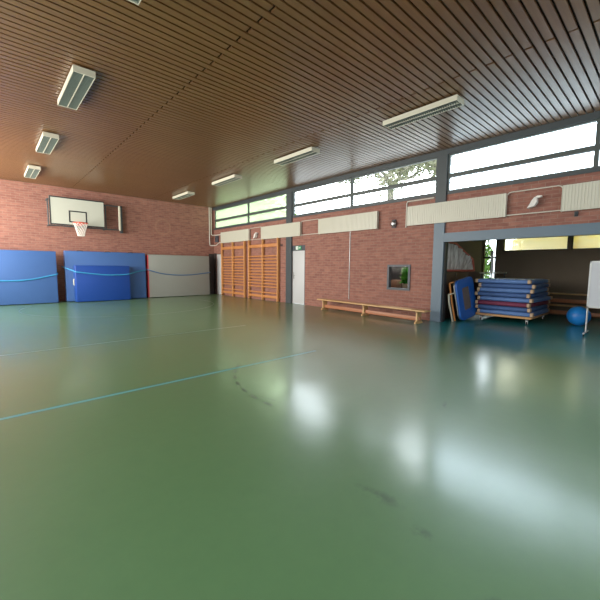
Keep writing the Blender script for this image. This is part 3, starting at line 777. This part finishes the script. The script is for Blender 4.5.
# ---------------------------------------------------------------- floor markings
def strip(name,pts,w,mat,label,closed=False,z=.0012):
    m=MB(); L=len(pts); vs=[];fs=[]
    for i,(x,y) in enumerate(pts):
        a=pts[i-1] if i>0 or closed else pts[i]; b=pts[(i+1)%L] if i<L-1 or closed else pts[i]
        t=Vector((b[0]-a[0],b[1]-a[1])).normalized(); n=Vector((-t.y,t.x))*w/2
        vs+=[(x+n.x,y+n.y,z),(x-n.x,y-n.y,z)]
    for i in range(L if closed else L-1): j=(i+1)%L; fs.append((2*i,2*i+1,2*j+1,2*j))
    m.add(vs,fs); o=m.build(name,mat,None,False)
    return tag(o,label,'floor marking',None,'structure')
strip('floor_line',[(XL+.02,-11.80),(-4.7,-11.80)],.05,M['tape'],'bright cyan tape line across the middle of the floor')
strip('floor_line',[(XL+.02,-8.95),(-4.2,-8.95)],.04,M['tape2'],'pale blue tape line nearer the end wall')
def arc(cx,cy,r,a0,a1,n=48): return [(cx+r*math.cos(a0+(a1-a0)*i/n),cy+r*math.sin(a0+(a1-a0)*i/n)) for i in range(n+1)]
strip('floor_line',[(-8.0,-.65)]+arc(-5.05,-2.75,2.95,math.radians(150),math.radians(368),60),.035,M['ink'],'thin dark curved court line in front of the end wall mats')
m=MB()
for i in range(7):
    A=arc(-4.9,-12.95,1.75,math.radians(134+i*8),math.radians(134+i*8+4),4)
    vs=[];
    for (x,y) in A:
        d=Vector((x+4.9,y+12.95)).normalized()*.02; vs+=[(x+d.x,y+d.y,.0012),(x-d.x,y-d.y,.0012)]
    m.add(vs,[(2*i,2*i+1,2*i+3,2*i+2) for i in range(4)])
tag(m.build('floor_arc',M['ink'],None,False),'faint dashed dark arc on the floor beyond the cyan line','floor marking',None,'structure')

# ---------------------------------------------------------------- office contents
r=empty('desk',(1.25,-9.7,0),'small brown desk seen through the inner window','desk')
m=MB(); m.bbox(.95,1.6,-10.4,-9.1,.64,.68,.005); m.build('desk_top',M['cab'],r)
for x in (1.0,1.55):
    for y in (-10.35,-9.15):
        m=MB(); m.tube([(x,y,.005),(x,y,.64)],.02,8); m.build('leg',M['steel_d'],r)
m=MB(); m.bbox(1.1,1.4,-9.65,-9.40,.682,1.0,.006); tag(m.build('carton',M['box']),'brown box on the desk behind the inner window','box')
r=empty('locker',(1.9,-9.0,0),'tall dark cabinet with pale labels behind the inner window','locker')
m=MB(); m.box(1.75,2.28,-9.75,-8.8,0,1.9); m.build('body',M['dark'],r)
for z in (1.2,1.36,1.05):
    m=MB(); m.box(1.742,1.749,-9.45,-9.38,z,z+.03); m.build('label_plate',M['white'],r)
m=MB(); m.bbox(.95,1.03,-9.33,-9.24,.682,1.6,.006); m.box(.93,1.05,-9.35,-9.22,.682,.70); tag(m.build('desk_pillar',M['greymat']),'pale metal upright on the desk at the left of the inner window','upright')
r=empty('potted_plant',(1.2,-9.88,.682),'leafy green plant in a white pot behind the inner window','plant')
m=MB(); m.lathe([(0,0),(.07,0),(.10,.20),(.105,.22),(.095,.22),(.085,.18),(0,.18)],18,(1.2,-9.90,.682)); m.build('pot',M['white'],r)
m=MB()
for i in range(150):
    a=random.uniform(0,2*PI); e=random.uniform(.1,1.3); L=random.uniform(.3,.7); w=random.uniform(.04,.08)
    o0=Vector((1.15+random.uniform(-.05,.05),-9.92,.87+random.uniform(.0,.1)))
    d=Vector((math.cos(a)*math.cos(e)*.6,math.sin(a)*math.cos(e)*.25-.05,math.sin(e))); s=d.cross(Vector((0,0,1))).normalized()*w
    p1=o0+d*L*.6; p2=o0+d*L+Vector((0,0,-.08))
    s*=.6
    m.add([o0+s*.15,p1+s,p2,p1-s,o0-s*.15],[(0,1,3,4),(1,2,3)])
m.build('leaves',M['leaf'],r,False)

# ---------------------------------------------------------------- outside
m=MB(); m.box(4.46,60,-60,60,-.25,-.05); struct(m.build('ground',M['grass']),'grass outside behind the hall','ground')
def crown(cx,cy,cz,rx,ry,rz,n,s,mat,parent,name='crown'):
    m=MB()
    for i in range(n):
        while True:
            p=Vector((random.uniform(-1,1),random.uniform(-1,1),random.uniform(-1,1)))
            if .25<p.length<1: break
        c=Vector((cx+p.x*rx,cy+p.y*ry,cz+p.z*rz)); u=Vector((random.gauss(0,1),random.gauss(0,1),random.gauss(0,1))).normalized(); v=u.orthogonal().normalized()
        q=random.uniform(.6,1.3)*s; m.add([c-u*q,c+v*q*.5,c+u*q,c-v*q*.5],[(0,1,2,3)])
    return m.build(name,mat,parent,False)
def branches(m,p,d,L,r,depth):
    q=p+d*L; mid=p+d*L*.5+Vector((random.uniform(-1,1),random.uniform(-1,1),random.uniform(-1,1)))*L*.07
    m.tube([p,mid,q],r,6,rr=[r,r*.85,r*.7],cap=False)
    tips.append(q)
    if depth==0: return
    for i in range(random.choice((2,3,3))):
        nd=(d+Vector((random.uniform(-1,1),random.uniform(-1,1),random.uniform(-.55,.7)))*.85).normalized()
        branches(m,q if i else mid,nd,L*random.uniform(.62,.85),r*.62,depth-1)
def tree(x,y,h,label,folmat,crowns,bare=False,name='tree'):
    global tips
    r=empty(name,(x,y,-.05),label,'tree','trees outside the high windows')
    m=MB(); tips=[]
    if bare:
        m.tube([(x,y,-.05),(x+.1,y,h*.5)],.16,8,rr=[.22,.17])
        for k in range(6):
            a=k*PI/3+random.uniform(-.3,.3)
            branches(m,Vector((x+.1,y,h*.5)),Vector((math.cos(a)*.8,math.sin(a)*.8,random.uniform(-.1,.8))).normalized(),h*.095,.085,5)
        m.build('trunk',M['bark'],r)
        f=MB()
        for t_ in tips:
            if random.random()<.45:
                for i in range(12):
                    c=t_+Vector((random.gauss(0,.3),random.gauss(0,.3),random.gauss(0,.2))); u=Vector((random.gauss(0,1),random.gauss(0,1),random.gauss(0,1))).normalized(); v=u.orthogonal()
                    f.add([c-u*.13,c+v*.08,c+u*.13,c-v*.08],[(0,1,2,3)])
        f.build('crown',folmat,r,False)
    else:
        m.tube([(x,y,-.05),(x,y,h*.7)],.2,8,rr=[.22,.14]); m.build('trunk',M['bark'],r)
        for (dx,dy,z,rx,ry,rz,n) in crowns: crown(x+dx,y+dy,z,rx,ry,rz,n,.22,folmat,r)
tree(9,11.5,9,'pale green leafy tree outside the window nearest the end wall',M['fol_green'],((0,0,6.2,3.2,6.5,4.2,6500),))
tree(8.0,-4.7,12.0,'bare branched tree outside the window above the bench',M['fol_dull'],(),True)
def shrub(x,y,rx,ry,rz,n,mat,label):
    r=empty('shrub',(x,y,-.05),label,'shrub','sunlit shrubs behind the equipment store')
    m=MB()
    for i in range(7): m.tube([(x,y+random.uniform(-.3,.3),-.05),(x+random.uniform(-.5,.5),y+random.uniform(-1,1)*ry*.6,rz*1.3)],.03,5)
    m.build('stems',M['bark'],r)
    crown(x,y,rz,rx,ry,rz,n,.15,mat,r,'leaves')
shrub(8.2,-12.3,1.2,1.5,1.9,2600,M['fol_yel'],'yellow leaved shrub behind the long store window')
shrub(8.4,-16.0,1.2,2.0,2.0,2600,M['fol_yel'],'yellow leaved shrub behind the store window by the white board')
shrub(7.4,-9.3,1.0,1.0,1.7,1500,M['fol_green'],'green shrub behind the tall narrow store window')

# ---------------------------------------------------------------- light
ZEN=5.5; PEAK=26; RE=30
w=bpy.data.worlds.new('overcast sky'); bpy.context.scene.world=w; w.use_nodes=True; t=w.node_tree; t.nodes.clear()
o=t.nodes.new('ShaderNodeOutputWorld'); bg=t.nodes.new('ShaderNodeBackground'); t.links.new(bg.outputs[0],o.inputs[0])
tc=t.nodes.new('ShaderNodeTexCoord'); dot=t.nodes.new('ShaderNodeVectorMath'); dot.operation='DOT_PRODUCT'
t.links.new(tc.outputs['Generated'],dot.inputs[0]); dot.inputs[1].default_value=Vector((.79,.45,.40)).normalized()
mr=t.nodes.new('ShaderNodeMapRange'); mr.interpolation_type='SMOOTHSTEP'; mr.inputs[1].default_value=.88; mr.inputs[2].default_value=.985; mr.inputs[3].default_value=1.5; mr.inputs[4].default_value=PEAK
t.links.new(dot.outputs['Value'],mr.inputs[0])
sx=t.nodes.new('ShaderNodeSeparateXYZ'); t.links.new(tc.outputs['Generated'],sx.inputs[0])
zr=t.nodes.new('ShaderNodeMapRange'); zr.inputs[1].default_value=.35; zr.inputs[2].default_value=.95; zr.inputs[3].default_value=0; zr.inputs[4].default_value=ZEN; t.links.new(sx.outputs[2],zr.inputs[0])
ad=t.nodes.new('ShaderNodeMath'); ad.operation='ADD'; t.links.new(mr.outputs[0],ad.inputs[0]); t.links.new(zr.outputs[0],ad.inputs[1]); t.links.new(ad.outputs[0],bg.inputs['Strength'])
bg.inputs[0].default_value=(.84,.94,1.0,1)
def portal(y0,y1,z0,z1,x):
    l=bpy.data.lights.new('window portal','AREA'); l.shape='RECTANGLE'; l.size=z1-z0; l.size_y=y1-y0; l.cycles.is_portal=True
    ob=bpy.data.objects.new('window_portal',l); C.objects.link(ob); ob.location=(x,(y0+y1)/2,(z0+z1)/2); ob.rotation_euler=(0,PI/2,0); return ob
for a,b in ((-5.46,.16),(-11.4,-5.8),(-17.35,-11.72)): portal(a,b,WB,WT,.2)
portal(-17.2,-11.1,1.95,2.6,SX+.24)
def daylight(loc,rot,sx,sy,E,col):
    l=bpy.data.lights.new('daylight','AREA'); l.shape='RECTANGLE'; l.size=sx; l.size_y=sy; l.energy=E; l.color=col
    ob=bpy.data.objects.new('daylight',l); C.objects.link(ob); ob.location=loc; ob.rotation_euler=rot
for h,LE in zip(LH,(1050,360,50)): daylight((XL-.5,(h[0]+h[1])/2,2.6),(0,-PI/2,0),3.0,h[1]-h[0],LE,(1,.92,.82))
for h in RH: daylight(((h[0]+h[1])/2,YR-.5,2.6),(PI/2,0,0),h[1]-h[0],3.0,RE,(.97,1,.97))
l=bpy.data.lights.new('office fill','POINT'); l.energy=120; l.shadow_soft_size=.12; l.color=(1,.95,.88)
ob=bpy.data.objects.new('office_fill',l); C.objects.link(ob); ob.location=(.9,-9.9,2.45)  # added fill to brighten the office, no fitting belongs to it

# ---------------------------------------------------------------- camera
cd=bpy.data.cameras.new('camera'); cam=bpy.data.objects.new('camera',cd); C.objects.link(cam)
R=((0.7397048521559235,0.05557139459218414,-0.6706329486388685),(-0.6728688923878695,0.07466812192157911,-0.7359837805450782),(0.009175257691477132,0.9956588229267012,0.09262463481445432))
cam.matrix_world=Matrix(((*R[0],-8.6633),(*R[1],-15.7496),(*R[2],1.36),(0,0,0,1)))
cd.sensor_width=36; cd.lens=344/600*36; cd.clip_start=.05
sc=bpy.context.scene; sc.camera=cam
sc.view_settings.view_transform='Standard'; sc.view_settings.look='None'; sc.view_settings.gamma=1.12; sc.view_settings.exposure=EXPO if 'EXPO' in globals() else 0.0
for o in bpy.data.objects:
    if '_loc' in o: del o['_loc']
